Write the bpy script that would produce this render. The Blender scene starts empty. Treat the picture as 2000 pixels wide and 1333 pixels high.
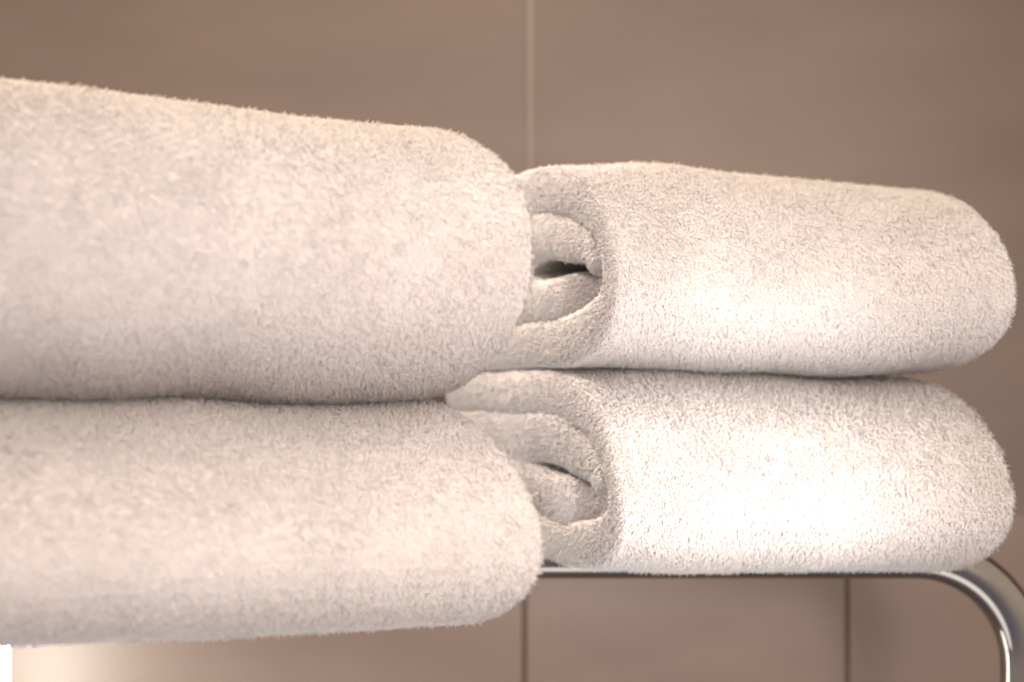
import bpy, math
import numpy as np
from mathutils import Vector
rng = np.random.default_rng(7)
sc = bpy.context.scene
col = sc.collection
R = math.radians

# ---------------------------------------------------------------- camera
F = 2778.0                      # focal length in pixels of the 2000 px wide photograph
HY = 745.0                      # horizon row
cam_d = bpy.data.cameras.new("camera"); cam = bpy.data.objects.new("camera", cam_d); col.objects.link(cam)
cam.rotation_euler = (R(90), 0, 0)
cam_d.sensor_width = 36; cam_d.lens = 36 * F / 2000
cam_d.shift_y = (HY - 666.5) / 2000
cam_d.clip_start = 0.01; cam_d.clip_end = 50
cam_d.dof.use_dof = True; cam_d.dof.focus_distance = 0.650; cam_d.dof.aperture_fstop = 5.0
sc.camera = cam
def W(px, py, Y): return ((px - 1000) * Y / F, Y, (HY - py) * Y / F)

# ---------------------------------------------------------------- world and lamps
w = bpy.data.worlds.new("World"); sc.world = w; w.use_nodes = True
bg = w.node_tree.nodes["Background"]; bg.inputs[0].default_value = (1.0, 0.83, 0.71, 1); bg.inputs[1].default_value = 0.76
# the room: ambient graded from dim lavender below to warm above
wt = w.node_tree; wc = wt.nodes.new("ShaderNodeTexCoord"); wsx = wt.nodes.new("ShaderNodeSeparateXYZ"); wr = wt.nodes.new("ShaderNodeValToRGB"); wm = wt.nodes.new("ShaderNodeMapRange")
wt.links.new(wc.outputs["Generated"], wsx.inputs[0]); wt.links.new(wsx.outputs[2], wm.inputs[0]); wm.inputs["From Min"].default_value = -0.7; wm.inputs["From Max"].default_value = 0.7
wt.links.new(wm.outputs[0], wr.inputs[0]); wt.links.new(wr.outputs[0], bg.inputs[0])
wr.color_ramp.elements[0].position = 0.15; wr.color_ramp.elements[0].color = (0.32, 0.295, 0.36, 1)
wr.color_ramp.elements[1].position = 0.60; wr.color_ramp.elements[1].color = (1.0, 0.82, 0.67, 1)

def look(o, tgt):
    o.rotation_euler = (Vector(tgt) - o.location).to_track_quat('-Z', 'Y').to_euler()
def area(name, loc, tgt, size, power, color, sy=None):
    d = bpy.data.lights.new(name, 'AREA'); d.energy = power; d.color = color
    d.shape = 'RECTANGLE' if sy else 'SQUARE'; d.size = size
    if sy: d.size_y = sy
    o = bpy.data.objects.new(name, d); o.location = loc; col.objects.link(o); look(o, tgt); return o
def spot(name, loc, tgt, power, color, ang, blend, rad):
    d = bpy.data.lights.new(name, 'SPOT'); d.energy = power; d.color = color
    d.spot_size = R(ang); d.spot_blend = blend; d.shadow_soft_size = rad
    o = bpy.data.objects.new(name, d); o.location = loc; col.objects.link(o); look(o, tgt); return o
spot("room_spot", (0.42, -0.32, 0.02), (0.06, 0.62, 0.02), 38.0, (1.0, 0.88, 0.79), 52, 1.0, 0.14)
area("front_fill", (-0.05, -0.30, 0.19), (0.08, 0.8, 0.0), 0.5, 4.6, (1.0, 0.85, 0.80))  # unseen soft fill near the camera, added to brighten the fold ends
area("ceiling_downlight", (-0.3, 0.25, 1.4), (0.0, 0.8, 0.0), 0.6, 12.0, (1.0, 0.81, 0.57))
spot("fold_end_fill", (-0.32, 0.76, 0.36), (0.03, 0.76, 0.0), 15.0, (1.0, 0.87, 0.79), 44, 1.0, 0.08)  # unseen spot added to lift the shaded towel ends of the right stack
area("low_strip_fill", (-0.15, 0.50, -0.75), (-0.15, 0.58, 0), 1.5, 2.6, (1.0, 0.93, 0.86), 0.30)  # unseen strip below, added for the cream band on the chrome bend
spot("vanity_spot", (0.30, 0.0, -0.17), W(1410, 940, 0.72), 27, (1.0, 0.97, 0.96), 21, 1.0, 0.03)

vs = sc.view_settings
vs.view_transform = 'Standard'; vs.look = 'None'; vs.exposure = 0.22; vs.gamma = 1.0
sc.render.engine = 'CYCLES'
sc.cycles.max_bounces = 14; sc.cycles.diffuse_bounces = 12; sc.cycles.use_denoising = True

# ---------------------------------------------------------------- materials
def mat(name):
    m = bpy.data.materials.new(name); m.use_nodes = True
    return m, m.node_tree.nodes, m.node_tree.links, m.node_tree.nodes["Principled BSDF"]

m_towel, N, L, B = mat("white_terry")
B.inputs["Base Color"].default_value = (0.84, 0.80, 0.775, 1)
B.inputs["Roughness"].default_value = 0.75
B.inputs["Specular IOR Level"].default_value = 0.25
tc = N.new("ShaderNodeTexCoord")
ns = N.new("ShaderNodeTexNoise"); ns.inputs["Scale"].default_value = 28; ns.inputs["Detail"].default_value = 3
L.new(tc.outputs["Object"], ns.inputs["Vector"])
rp = N.new("ShaderNodeValToRGB")
rp.color_ramp.elements[0].position = 0.35; rp.color_ramp.elements[0].color = (0.945, 0.900, 0.872, 1)
rp.color_ramp.elements[1].position = 0.65; rp.color_ramp.elements[1].color = (0.965, 0.922, 0.898, 1)
L.new(ns.outputs[0], rp.inputs[0]); L.new(rp.outputs[0], B.inputs["Base Color"])
at = N.new("ShaderNodeAttribute"); at.attribute_name = "pile_normal"
geo = N.new("ShaderNodeNewGeometry"); vm = N.new("ShaderNodeMix"); vm.data_type = 'VECTOR'; vm.inputs[0].default_value = 0.85
L.new(geo.outputs["Normal"], vm.inputs[4]); L.new(at.outputs["Vector"], vm.inputs[5]); L.new(vm.outputs[1], B.inputs["Normal"])
tr = N.new("ShaderNodeBsdfTranslucent"); L.new(rp.outputs[0], tr.inputs[0])
mx = N.new("ShaderNodeMixShader"); mx.inputs[0].default_value = 0.48
L.new(B.outputs[0], mx.inputs[1]); L.new(tr.outputs[0], mx.inputs[2])
L.new(mx.outputs[0], N["Material Output"].inputs[0])

def tile_mat(name, c1, c2, rough):
    m, N, L, B = mat(name)
    tc = N.new("ShaderNodeTexCoord"); mp = N.new("ShaderNodeMapping")
    mp.inputs["Scale"].default_value = (3, 3, 7)
    n = N.new("ShaderNodeTexNoise"); n.inputs["Scale"].default_value = 2.5; n.inputs["Detail"].default_value = 6
    L.new(tc.outputs["Object"], mp.inputs[0]); L.new(mp.outputs[0], n.inputs["Vector"])
    n2 = N.new("ShaderNodeTexNoise"); n2.inputs["Scale"].default_value = 320; n2.inputs["Detail"].default_value = 2
    L.new(tc.outputs["Object"], n2.inputs["Vector"])
    ad = N.new("ShaderNodeMath"); ad.operation = 'MULTIPLY_ADD'; ad.inputs[1].default_value = 0.15
    L.new(n2.outputs[0], ad.inputs[0]); L.new(n.outputs[0], ad.inputs[2])
    r = N.new("ShaderNodeValToRGB")
    r.color_ramp.elements[0].position = 0.4; r.color_ramp.elements[0].color = c1
    r.color_ramp.elements[1].position = 0.75; r.color_ramp.elements[1].color = c2
    L.new(ad.outputs[0], r.inputs[0]); L.new(r.outputs[0], B.inputs["Base Color"])
    B.inputs["Roughness"].default_value = rough
    b = N.new("ShaderNodeBump"); b.inputs["Strength"].default_value = 0.08; b.inputs["Distance"].default_value = 0.001
    L.new(n.outputs[0], b.inputs["Height"]); L.new(b.outputs[0], B.inputs["Normal"])
    return m
m_tile = tile_mat("brown_tile", (0.119, 0.084, 0.066, 1), (0.138, 0.099, 0.079, 1), 0.50)
m_tile_low = tile_mat("brightened_brown_tile", (0.150, 0.106, 0.086, 1), (0.174, 0.125, 0.102, 1), 0.50)  # same tile below the joint, missing light on the lower wall put into its colour
m_gl = tile_mat("pale_grout", (0.20, 0.165, 0.145, 1), (0.22, 0.18, 0.16, 1), 0.9)
m_gd = tile_mat("dark_grout", (0.07, 0.049, 0.032, 1), (0.10, 0.07, 0.048, 1), 0.9)

m_chrome, N, L, B = mat("polished_chrome")
B.inputs["Base Color"].default_value = (0.33, 0.31, 0.285, 1); B.inputs["Metallic"].default_value = 1
tc = N.new("ShaderNodeTexCoord"); n = N.new("ShaderNodeTexNoise"); n.inputs["Scale"].default_value = 60
L.new(tc.outputs["Object"], n.inputs["Vector"])
mr = N.new("ShaderNodeMapRange"); mr.inputs["To Min"].default_value = 0.07; mr.inputs["To Max"].default_value = 0.16
L.new(n.outputs[0], mr.inputs[0]); L.new(mr.outputs[0], B.inputs["Roughness"])

m_lamp, N, L, B = mat("lit_opal_glass")
B.inputs["Emission Color"].default_value = (0.95, 1.0, 0.95, 1); B.inputs["Emission Strength"].default_value = 15.0

# ---------------------------------------------------------------- helpers
def tag(o, label=None, cat=None, group=None, kind=None):
    if label: o["label"] = label
    if cat: o["category"] = cat
    if group: o["group"] = group
    if kind: o["kind"] = kind
    return o
def link_mesh(name, V, Fq, mats, parent=None, smooth=True, tris=None, mi=None, nrm=None):
    """V (n,3); Fq (m,4) quads; tris (k,3)"""
    me = bpy.data.meshes.new(name)
    V = np.asarray(V, np.float32)
    Fq = np.zeros((0, 4), np.int32) if Fq is None else np.asarray(Fq, np.int32)
    T = np.zeros((0, 3), np.int32) if tris is None else np.asarray(tris, np.int32)
    me.vertices.add(len(V)); me.vertices.foreach_set("co", V.ravel())
    loops = np.concatenate([Fq.ravel(), T.ravel()])
    me.loops.add(len(loops)); me.loops.foreach_set("vertex_index", loops)
    me.polygons.add(len(Fq) + len(T))
    st = np.concatenate([np.arange(len(Fq)) * 4, len(Fq) * 4 + np.arange(len(T)) * 3]).astype(np.int32)
    me.polygons.foreach_set("loop_start", st)
    for m in mats: me.materials.append(m)
    if mi is not None: me.polygons.foreach_set("material_index", np.asarray(mi, np.int32))
    me.polygons.foreach_set("use_smooth", np.full(len(st), smooth, bool))
    me.update(calc_edges=True)
    if nrm is not None:
        at = me.attributes.new("pile_normal", 'FLOAT_VECTOR', 'POINT'); at.data.foreach_set("vector", np.asarray(nrm, np.float32).ravel())
    o = bpy.data.objects.new(name, me); col.objects.link(o)
    if parent: o.parent = parent
    return o

_G = rng.random((64, 64, 64)).astype(np.float32) * 2 - 1
def vnoise(P, scale, seed=0):
    """smooth 3-D value noise, -1..1"""
    q = P * scale + 17.3 * seed + 100.0
    i = np.floor(q).astype(int); f = q - i; f = f * f * (3 - 2 * f)
    i = i % 64; j = (i + 1) % 64
    x0, y0, z0 = i[..., 0], i[..., 1], i[..., 2]; x1, y1, z1 = j[..., 0], j[..., 1], j[..., 2]
    fx, fy, fz = f[..., 0], f[..., 1], f[..., 2]
    g = _G
    a = g[x0, y0, z0] * (1 - fx) + g[x1, y0, z0] * fx; b = g[x0, y1, z0] * (1 - fx) + g[x1, y1, z0] * fx
    c = g[x0, y0, z1] * (1 - fx) + g[x1, y0, z1] * fx; d = g[x0, y1, z1] * (1 - fx) + g[x1, y1, z1] * fx
    return (a * (1 - fy) + b * fy) * (1 - fz) + (c * (1 - fy) + d * fy) * fz
def vec_noise(P, scale, seed):
    return np.stack([vnoise(P, scale, seed + k * 3.1) for k in range(3)], -1)
def unit(v): return v / np.maximum(np.linalg.norm(v, axis=-1, keepdims=True), 1e-9)
def sstep(a, b, x):
    t = np.clip((x - a) / (b - a), 0, 1); return t * t * (3 - 2 * t)

# ---------------------------------------------------------------- folded towel
# the cloth is a thick band bent into a lying U (nose towards the camera); d = distance behind the nose
def u_curve(h, D, p, back, nose_d, n_arm=26, n_nose=60, lean=0.0):
    ph = np.linspace(math.pi / 2, -math.pi / 2, n_nose)
    c, s = np.cos(ph), np.sin(ph)
    z = h * np.sign(s) * np.abs(s) ** (2 / p)
    d = nose_d + D * (1 - np.abs(c) ** (2 / p))
    d = d + lean * (z / max(h, 1e-6)) * D * np.abs(c) ** .5   # skews the nose up or down
    arm = np.linspace(back, nose_d + D, n_arm)[:-1]
    dd = np.concatenate([arm, d, arm[::-1]]); zz = np.concatenate([np.full(n_arm - 1, h), z, np.full(n_arm - 1, -h)])
    # resample evenly
    seg = np.hypot(np.diff(dd), np.diff(zz)); S = np.concatenate([[0], np.cumsum(seg)])
    t = np.linspace(0, S[-1], 120)
    return np.interp(t, S, dd), np.interp(t, S, zz)

def band(curve, th, L, warp, n_ax=70, e0=None, e1=None):
    """surface grid of a thick band; warp(a, d, z) -> world. returns P (ns, np, 3) and face-kind info"""
    d, z = curve; ns = len(d)
    td, tz = np.gradient(d), np.gradient(z); ln = np.hypot(td, tz) + 1e-9
    nd, nz = tz / ln, -td / ln      # outward (up on the top arm, towards the camera at the nose)
    th = np.broadcast_to(th, (ns,))
    e0 = np.zeros(ns) if e0 is None else e0; e1 = np.zeros(ns) if e1 is None else e1
    ks = np.linspace(0, 1, n_ax)
    capn = 10; CF = 0.30     # flattened round edges
    A, O = [], []
    r = th / 2
    for k in ks: A.append(e0 + CF * r + k * (L - e1 - e0 - r - CF * r)); O.append(r)
    for k in range(1, capn):
        an = math.pi / 2 - math.pi * k / capn; A.append(L - e1 - r + CF * r * math.cos(an)); O.append(r * math.sin(an))
    for k in ks[::-1]: A.append(e0 + CF * r + k * (L - e1 - e0 - r - CF * r)); O.append(-r)
    for k in range(1, capn):
        an = -math.pi / 2 - math.pi * k / capn; A.append(e0 + CF * r + CF * r * math.cos(an)); O.append(r * math.sin(an))
    A = np.stack(A, 1); O = np.stack(O, 1)
    dd = d[:, None] + nd[:, None] * O; zz = z[:, None] + nz[:, None] * O
    return warp(A, dd, zz), A, dd, zz, O / r[:, None]

def grid_faces(ns, npf, off=0):
    i = np.arange(ns - 1)[:, None] * npf; j = np.arange(npf)[None]; j2 = (j + 1) % npf
    q = np.stack([i + j, i + npf + j, i + npf + j2, i + j2], -1).reshape(-1, 4)
    return q + off

def strands(P, A, dd, keep, dens, length, rad, comb, seed):
    """tufts of pile on the grid surface P; keep(A,d,side) gives relative density"""
    ns, npf = P.shape[:2]
    i = np.repeat(np.arange(ns - 1), npf); j = np.tile(np.arange(npf), ns - 1); j2 = (j + 1) % npf
    p00, p10, p11, p01 = P[i, j], P[i + 1, j], P[i + 1, j2], P[i, j2]
    cr = np.cross(p11 - p00, p01 - p10); ar = np.linalg.norm(cr, axis=1) / 2
    k = keep[i, j] * ar * dens
    cnt = rng.poisson(k)
    f = np.repeat(np.arange(len(i)), cnt); n = len(f)
    u, v = rng.random((n, 1)), rng.random((n, 1))
    pos = (p00[f] * (1 - u) + p10[f] * u) * (1 - v) + (p01[f] * (1 - u) + p11[f] * u) * v
    nrm = unit(cr)
    # smooth normals
    NG = nrm.reshape(ns - 1, npf, 3); NG = unit(NG + np.roll(NG, 1, 1) + np.roll(NG, -1, 1)); nf = NG.reshape(-1, 3)[f]
    return pos, nf

def strand_mesh(pos, nrm, length, rad, comb, seed):
    n = len(pos)
    Ls = length * (0.62 + 0.5 * rng.random(n) + 0.12 * vnoise(pos, 260, seed) + 0.08 * vnoise(pos, 90, seed + 2)) 
    Ls = Ls * np.where(rng.random(n) < 0.04, 1.4, 1.0)
    Ls = np.maximum(Ls, length * 0.3)[:, None]
    clump = vec_noise(pos, 700, seed + 5) * 0.30 + vec_noise(pos, 240, seed + 9) * 0.10
    flow = comb[None] * 0.45 + vec_noise(pos, 38, seed + 11) * 0.18
    dr = unit(nrm + clump + flow + rng.normal(0, 0.11, (n, 3)))
    bad = (dr * nrm).sum(1, keepdims=True); dr = unit(dr + nrm * np.maximum(0, 0.35 - bad))
    d2 = unit(dr + flow * 0.7 + rng.normal(0, 0.18, (n, 3)) + vec_noise(pos, 520, seed + 21) * 0.22)
    root = pos - nrm * 0.0006
    mid = root + dr * Ls * 0.72; tip = mid + d2 * Ls * 0.30
    ax = unit(np.cross(dr, rng.normal(0, 1, (n, 3)))); ay = np.cross(dr, ax)
    rr = (rad * (0.7 + 0.6 * rng.random(n)))[:, None]
    V = np.empty((n, 7, 3), np.float32)
    for k in range(3):
        c, s = math.cos(k * 2.0944), math.sin(k * 2.0944)
        o = ax * c + ay * s
        V[:, k] = root + o * rr; V[:, 3 + k] = mid + o * rr * 0.90
    V[:, 6] = tip
    base = (np.arange(n) * 7)[:, None]
    Q = np.concatenate([base + np.array([[k, (k + 1) % 3, 3 + (k + 1) % 3, 3 + k]]) for k in range(3)])
    T = np.concatenate([base + np.array([[3 + k, 3 + (k + 1) % 3, 6]]) for k in range(3)])
    NN = np.repeat(unit(nrm + 0.35 * dr)[:, None], 7, 1)
    return V.reshape(-1, 3), Q, T, NN.reshape(-1, 3)
def grid_normals(P):
    du = np.gradient(P, axis=0); dv = np.roll(P, -1, 1) - np.roll(P, 1, 1)
    return unit(np.cross(du, dv)).reshape(-1, 3)

def towel(name, label, nl, nr, phi, h, D, p, zc, seed, inner=False, t_arm=0.022, t_nose=0.010, back=0.20,
          length=0.0050, rad=0.00036, dens=1.5e6, comb=(0, 0, -1), ztop=None, lean=0.0, zfun=None, vis_back=0.13, a_lo=0.0, slit=0.0, lift_b=0.0, rec=0.014):
    nl, nr = np.array(nl), np.array(nr)
    L = float(np.linalg.norm(nr - nl)); ad = (nr - nl) / L
    bd = np.array([-math.sin(phi), math.cos(phi), 0])
    def warp(A, d, z):
        zz = z.copy()
        lift = np.where(z < 0, 1.0, 0.0) * sstep(0.05, 0.11, d) * lift_b
        zz = zz + lift
        # ends of the towel are a little flatter and rounder than its middle
        if zfun is not None: zz = zz * zfun(A / L, z)[0] + zfun(A / L, z)[1]
        P = nl + A[..., None] * ad + d[..., None] * bd
        P = P + np.stack([np.zeros_like(zz), np.zeros_like(zz), zz + zc], -1)
        return P + vec_noise(P, 13, seed) * 0.0020 + vec_noise(P, 42, seed + 4) * 0.0003
    cv = u_curve(h - t_arm / 2, D - t_nose / 2, p, back, t_nose / 2, lean=lean)
    # thickness: arms thick, nose thinner
    q = np.abs(cv[1]) / (h - t_arm / 2)
    th = t_nose + (t_arm - t_nose) * sstep(0.2, 0.95, q)
    P, A, dd, zz, O = band(cv, th, L, warp)
    Vs, Qs, Ts = [P.reshape(-1, 3)], [grid_faces(*P.shape[:2])], []
    off = P.shape[0] * P.shape[1]
    keep = np.ones(A.shape)
    keep *= np.where(dd > np.where(A < 0.06, back, vis_back), 0.0, 1.0)
    inside = (O < -0.9)
    if inner: keep *= np.where(inside & (A > 0.05), 0.0, 1.0)
    else: keep *= np.where(O < -0.5, 0.0, 1.0)
    keep *= np.where(A < a_lo, 0.0, 1.0)
    sets = [strands(P, A, dd, keep, dens, length, rad, comb, seed)]
    # inner layers
    hi = h - t_arm - 0.0008
    t2 = hi - slit
    td, tz = np.gradient(cv[0]), np.gradient(cv[1]); ln = np.hypot(td, tz)
    t2v = t2 * (0.6 + 0.4 * sstep(0.2, 0.9, q))
    t2v = t2v + 1.7 * slit * sstep(0.085, 0.12, cv[0])
    offc = th / 2 + t2v / 2 + 0.0003
    ci = (cv[0] - tz / ln * offc, cv[1] + td / ln * offc)
    k = 7; ker = np.ones(k) / k       # relax the tight bends
    ci = tuple(np.convolve(np.pad(c, k // 2, mode='edge'), ker, 'valid') for c in ci)
    sfr = np.linspace(0, 1, len(ci[0]))
    if inner:
        low = sstep(0.48, 0.515, sfr)                     # nose and lower arm lie deeper than the rim
        e0 = rec * low * (1 - 0.95 * sstep(0.032, 0.062, ci[0])) 
        e0 = e0 + 0.0006 * np.sin(sfr * 33 + seed)
    else: e0 = np.full(len(sfr), 0.002)
    P2, A2, d2, z2, O2 = band(ci, t2v, L, warp, e0=e0, e1=np.full(len(sfr), 0.004))
    Vs.append(P2.reshape(-1, 3)); Qs.append(grid_faces(*P2.shape[:2], off)); off += P2.shape[0] * P2.shape[1]
    k2 = np.where((d2 > back) | (A2 > (0.05 if inner else -1)), 0.0, 1.0)
    if inner: sets.append(strands(P2, A2, d2, k2, dens, length, rad, comb, seed))
    pos = np.concatenate([s[0] for s in sets]); nrm = np.concatenate([s[1] for s in sets])
    V, Q, T, NN = strand_mesh(pos, nrm, length, rad, np.array(comb, float), seed)
    Vs.append(V); Qs.append(Q + off); Ts.append(T + off)
    o = link_mesh(name, np.concatenate(Vs), np.concatenate(Qs), [m_towel], tris=np.concatenate(Ts), nrm=np.concatenate([grid_normals(P), grid_normals(P2), NN]))
    print(name, "tufts", len(pos))
    return tag(o, label, "towel", "folded towels stacked on the chrome rack")

def X(px, Y): return (px - 1000) * Y / F
DENS = 3.4e6
def up_(z): return sstep(-.02, .03, z)
def dn(z): return sstep(-.02, .03, -z)
def seam_r(u): return .0028 - .0046 * sstep(.1, .75, u) - .0005 * np.cos(u * 17)
def seam_l(u): return .0005 * np.cos(u * 31) - .0036 * np.exp(-((u - .80) / .10) ** 2)
# right stack, farther away: the cut ends with their folds face left
towel("folded_towel", "white terry towel on top of the far right stack, black slit in its folded end",
      (X(1192, 0.70), 0.70, 0), (X(1985, 0.735), 0.735, 0), R(27), 0.0535, 0.085, 2.5, 0.0605, 3, inner=True, slit=0.008, lean=0.2,
      zfun=lambda u, z: (1 - np.where(z > 0, .13, 0) * sstep(.35, 1, u), seam_r(u) * dn(z) + up_(z) * (.0034 * np.exp(-((u - .25) / .12) ** 2) - .001)),
      dens=DENS, comb=(0.1, 0, -0.8), length=0.0028)
towel("folded_towel", "brightly lit white towel at the bottom of the right stack, lying on the chrome rail",
      (X(1205, 0.70), 0.70, 0), (X(1985, 0.735), 0.735, 0), R(27), 0.0515, 0.082, 2.5, -0.0487, 8, inner=True, lift_b=0.007, rec=0.009, slit=0.005, lean=0.2,
      zfun=lambda u, z: (1 - np.where(z < 0, .08, 0) * (1 - sstep(0, .30, u)), seam_r(u) * up_(z) - .001 * dn(z)),
      dens=DENS, comb=(-0.3, 0, -0.9), length=0.0034)
# left stack, nearer the camera: only the round folded noses show
towel("folded_towel", "thick white plush towel on top of the near left stack",
      (-0.272, 0.466, 0), (X(1056, 0.56), 0.56, 0), R(38), 0.0575, 0.094, 2.4, 0.0515, 14,
      zfun=lambda u, z: (1, .0085 * (1 - sstep(.35, .9, u)) * up_(z) + seam_l(u) * dn(z)),
      dens=DENS, comb=(0.2, 0, -0.6), length=0.0028, a_lo=0.04)
towel("folded_towel", "shaded white plush towel at the bottom of the near left stack",
      (-0.272, 0.466, 0), (X(1064, 0.56), 0.56, 0), R(38), 0.0465, 0.090, 2.4, -0.0532, 21,
      dens=DENS, comb=(0.2, 0, -0.7), length=0.0028, a_lo=0.04, lean=0.25,
      zfun=lambda u, z: (1, seam_l(u) * up_(z)))

# ---------------------------------------------------------------- chrome towel rack
def tube(name, pts, r, m, parent, seg=40, closed_caps=True):
    pts = np.array(pts, float); n = len(pts)
    t = unit(np.gradient(pts, axis=0)); up = np.array([0, 1, 0.0])
    if abs(t[0] @ up) > 0.9: up = np.array([0, 0, 1.0])
    a = unit(np.cross(t, up)); b = np.cross(t, a)
    an = np.linspace(0, 2 * math.pi, seg, endpoint=False)
    V = (pts[:, None] + r * (a[:, None] * np.cos(an)[None, :, None] + b[:, None] * np.sin(an)[None, :, None])).reshape(-1, 3)
    Q = grid_faces(n, seg)
    V = np.concatenate([V, pts[:1], pts[-1:]]); c0, c1 = len(V) - 2, len(V) - 1
    j = np.arange(seg); j2 = (j + 1) % seg
    T = np.concatenate([np.stack([j2, j, np.full(seg, c0)], 1), np.stack([(n - 1) * seg + j, (n - 1) * seg + j2, np.full(seg, c1)], 1)])
    return link_mesh(name, V, Q, [m], parent, tris=T)
rack = bpy.data.objects.new("towel_rack", None); rack.location = (0, 0.80, -0.45); col.objects.link(rack)
tag(rack, "polished chrome tube towel rack bending downwards beneath the far right stack", "towel rack")
org = np.array([0, 0.80, -0.45])
def rel(p): return np.array(p, float) - org
TR = 0.0128; ZR = -0.0982; RB = 0.062; XB = 0.226; YR = 0.80
def hoop(y, xr, xl, zbot):
    pts = []
    for k in np.linspace(zbot, ZR - RB, 14)[:-1]: pts.append((xr + RB, y, k))
    for a in np.linspace(0, math.pi / 2, 40): pts.append((xr + RB * math.cos(a), y, ZR - RB + RB * math.sin(a)))
    for k in np.linspace(xr, xl, 20)[1:-1]: pts.append((k, y, ZR))
    for a in np.linspace(math.pi / 2, math.pi, 40): pts.append((xl + RB * math.cos(a), y, ZR - RB + RB * math.sin(a)))
    for k in np.linspace(ZR - RB, zbot, 14)[1:]: pts.append((xl - RB, y, k))
    return pts
tube("front_rail", rel(hoop(YR, XB, -0.62, -0.45)), TR, m_chrome, rack)
tube("rear_rail", rel([(x, 0.92, ZR) for x in np.linspace(-0.6, 0.19, 12)]), 0.010, m_chrome, rack)
for x in (-0.55, 0.12):
    tube("crossbar", rel([(x, y, ZR) for y in np.linspace(YR + TR - .002, 0.912, 6)]), 0.006, m_chrome, rack)

# ---------------------------------------------------------------- tiled wall
YW = 1.02
def box(x0, x1, y0, y1, z0, z1, bev=0.0):
    b = bev
    # front face with a bevelled rim (front = y0)
    V = [(x0, y1, z0), (x1, y1, z0), (x1, y1, z1), (x0, y1, z1),
         (x0, y0 + b, z0), (x1, y0 + b, z0), (x1, y0 + b, z1), (x0, y0 + b, z1),
         (x0 + b, y0, z0 + b), (x1 - b, y0, z0 + b), (x1 - b, y0, z1 - b), (x0 + b, y0, z1 - b)]
    Q = [(0, 3, 2, 1), (0, 1, 5, 4), (1, 2, 6, 5), (2, 3, 7, 6), (3, 0, 4, 7),
         (4, 5, 9, 8), (5, 6, 10, 9), (6, 7, 11, 10), (7, 4, 8, 11), (8, 9, 10, 11)]
    return V, Q
Vw, Qw, Mw = [], [], []
def addbox(b, mi):
    off = len(Vw); Vw.extend(b[0]); Qw.extend([tuple(i + off for i in q) for q in b[1]]); Mw.extend([mi] * len(b[1]))
def wx(px): return X(px, YW)
zj = (HY - 1012) * YW / F
gl, gd = 0.0052, 0.0036
up = [wx(1036) - 0.6 * k for k in (2, 1)] + [wx(1036), wx(1036) + 0.6, wx(1036) + 1.2]
for a, b in zip(up[:-1], up[1:]):
    for z0 in (zj + .0012, zj + .6):
        addbox(box(a + gl / 2, b - gl / 2, YW, YW + .008, z0 + .0012, z0 + .598 - .0012, .0006), 0)
x1, x2 = wx(1025), wx(1656); wdt = x2 - x1
lows = [x1 - .42 * k for k in (3, 2, 1)] + [x1, x2] + [x2 + wdt * k for k in (1, 2, 3)]
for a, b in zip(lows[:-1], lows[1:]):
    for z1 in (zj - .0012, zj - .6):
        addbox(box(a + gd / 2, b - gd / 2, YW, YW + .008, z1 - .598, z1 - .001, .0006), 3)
addbox(box(-1.5, 1.7, YW + .0008, YW + .03, zj + .0004, zj + 1.3), 1)
addbox(box(-1.5, 1.7, YW + .0016, YW + .03, zj - 1.3, zj - .0026), 2)
addbox(box(-1.5, 1.7, YW + .0008, YW + .03, zj - .0022, zj), 1)
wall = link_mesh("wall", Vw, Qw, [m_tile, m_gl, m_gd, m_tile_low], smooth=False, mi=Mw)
tag(wall, "brown glazed tile wall with pale and dark grout joints", "wall", kind="structure")

# ---------------------------------------------------------------- lit wall lamp, mostly outside the frame at the lower left
lamp = bpy.data.objects.new("wall_lamp", None); lx = -0.354; lamp.location = (lx, YW, -0.655); col.objects.link(lamp)
tag(lamp, "glowing white glass wall lamp at the lower left edge of the photo", "lamp")
def lathe(name, prof, m, parent, cx, cy, cz, seg=48):
    an = np.linspace(0, 2 * math.pi, seg, endpoint=False)
    V = np.array([[(cx + r * math.cos(a), cy + r * math.sin(a), cz + z) for a in an] for r, z in prof]).reshape(-1, 3)
    return link_mesh(name, V, grid_faces(len(prof), seg), [m], parent)
LH = .51
prof = [(.0005, LH)] + [(.022 - .006 + .006 * math.sin(a), LH - .006 + .006 * math.cos(a)) for a in np.linspace(0.05, math.pi / 2, 8)] + [(.021, 0.0), (.0005, -.0)]
lathe("lamp_shade", prof, m_lamp, lamp, 0, -.085, 0)
lathe("wall_mount", [(.0005, -.001), (.016, -.001), (.018, -.006), (.018, -.024), (.0005, -.026)], m_chrome, lamp, 0, -.085, 0)
tube("arm", [(0, -.069 + k, -.015) for k in np.linspace(0, .068, 5)], .006, m_chrome, lamp)
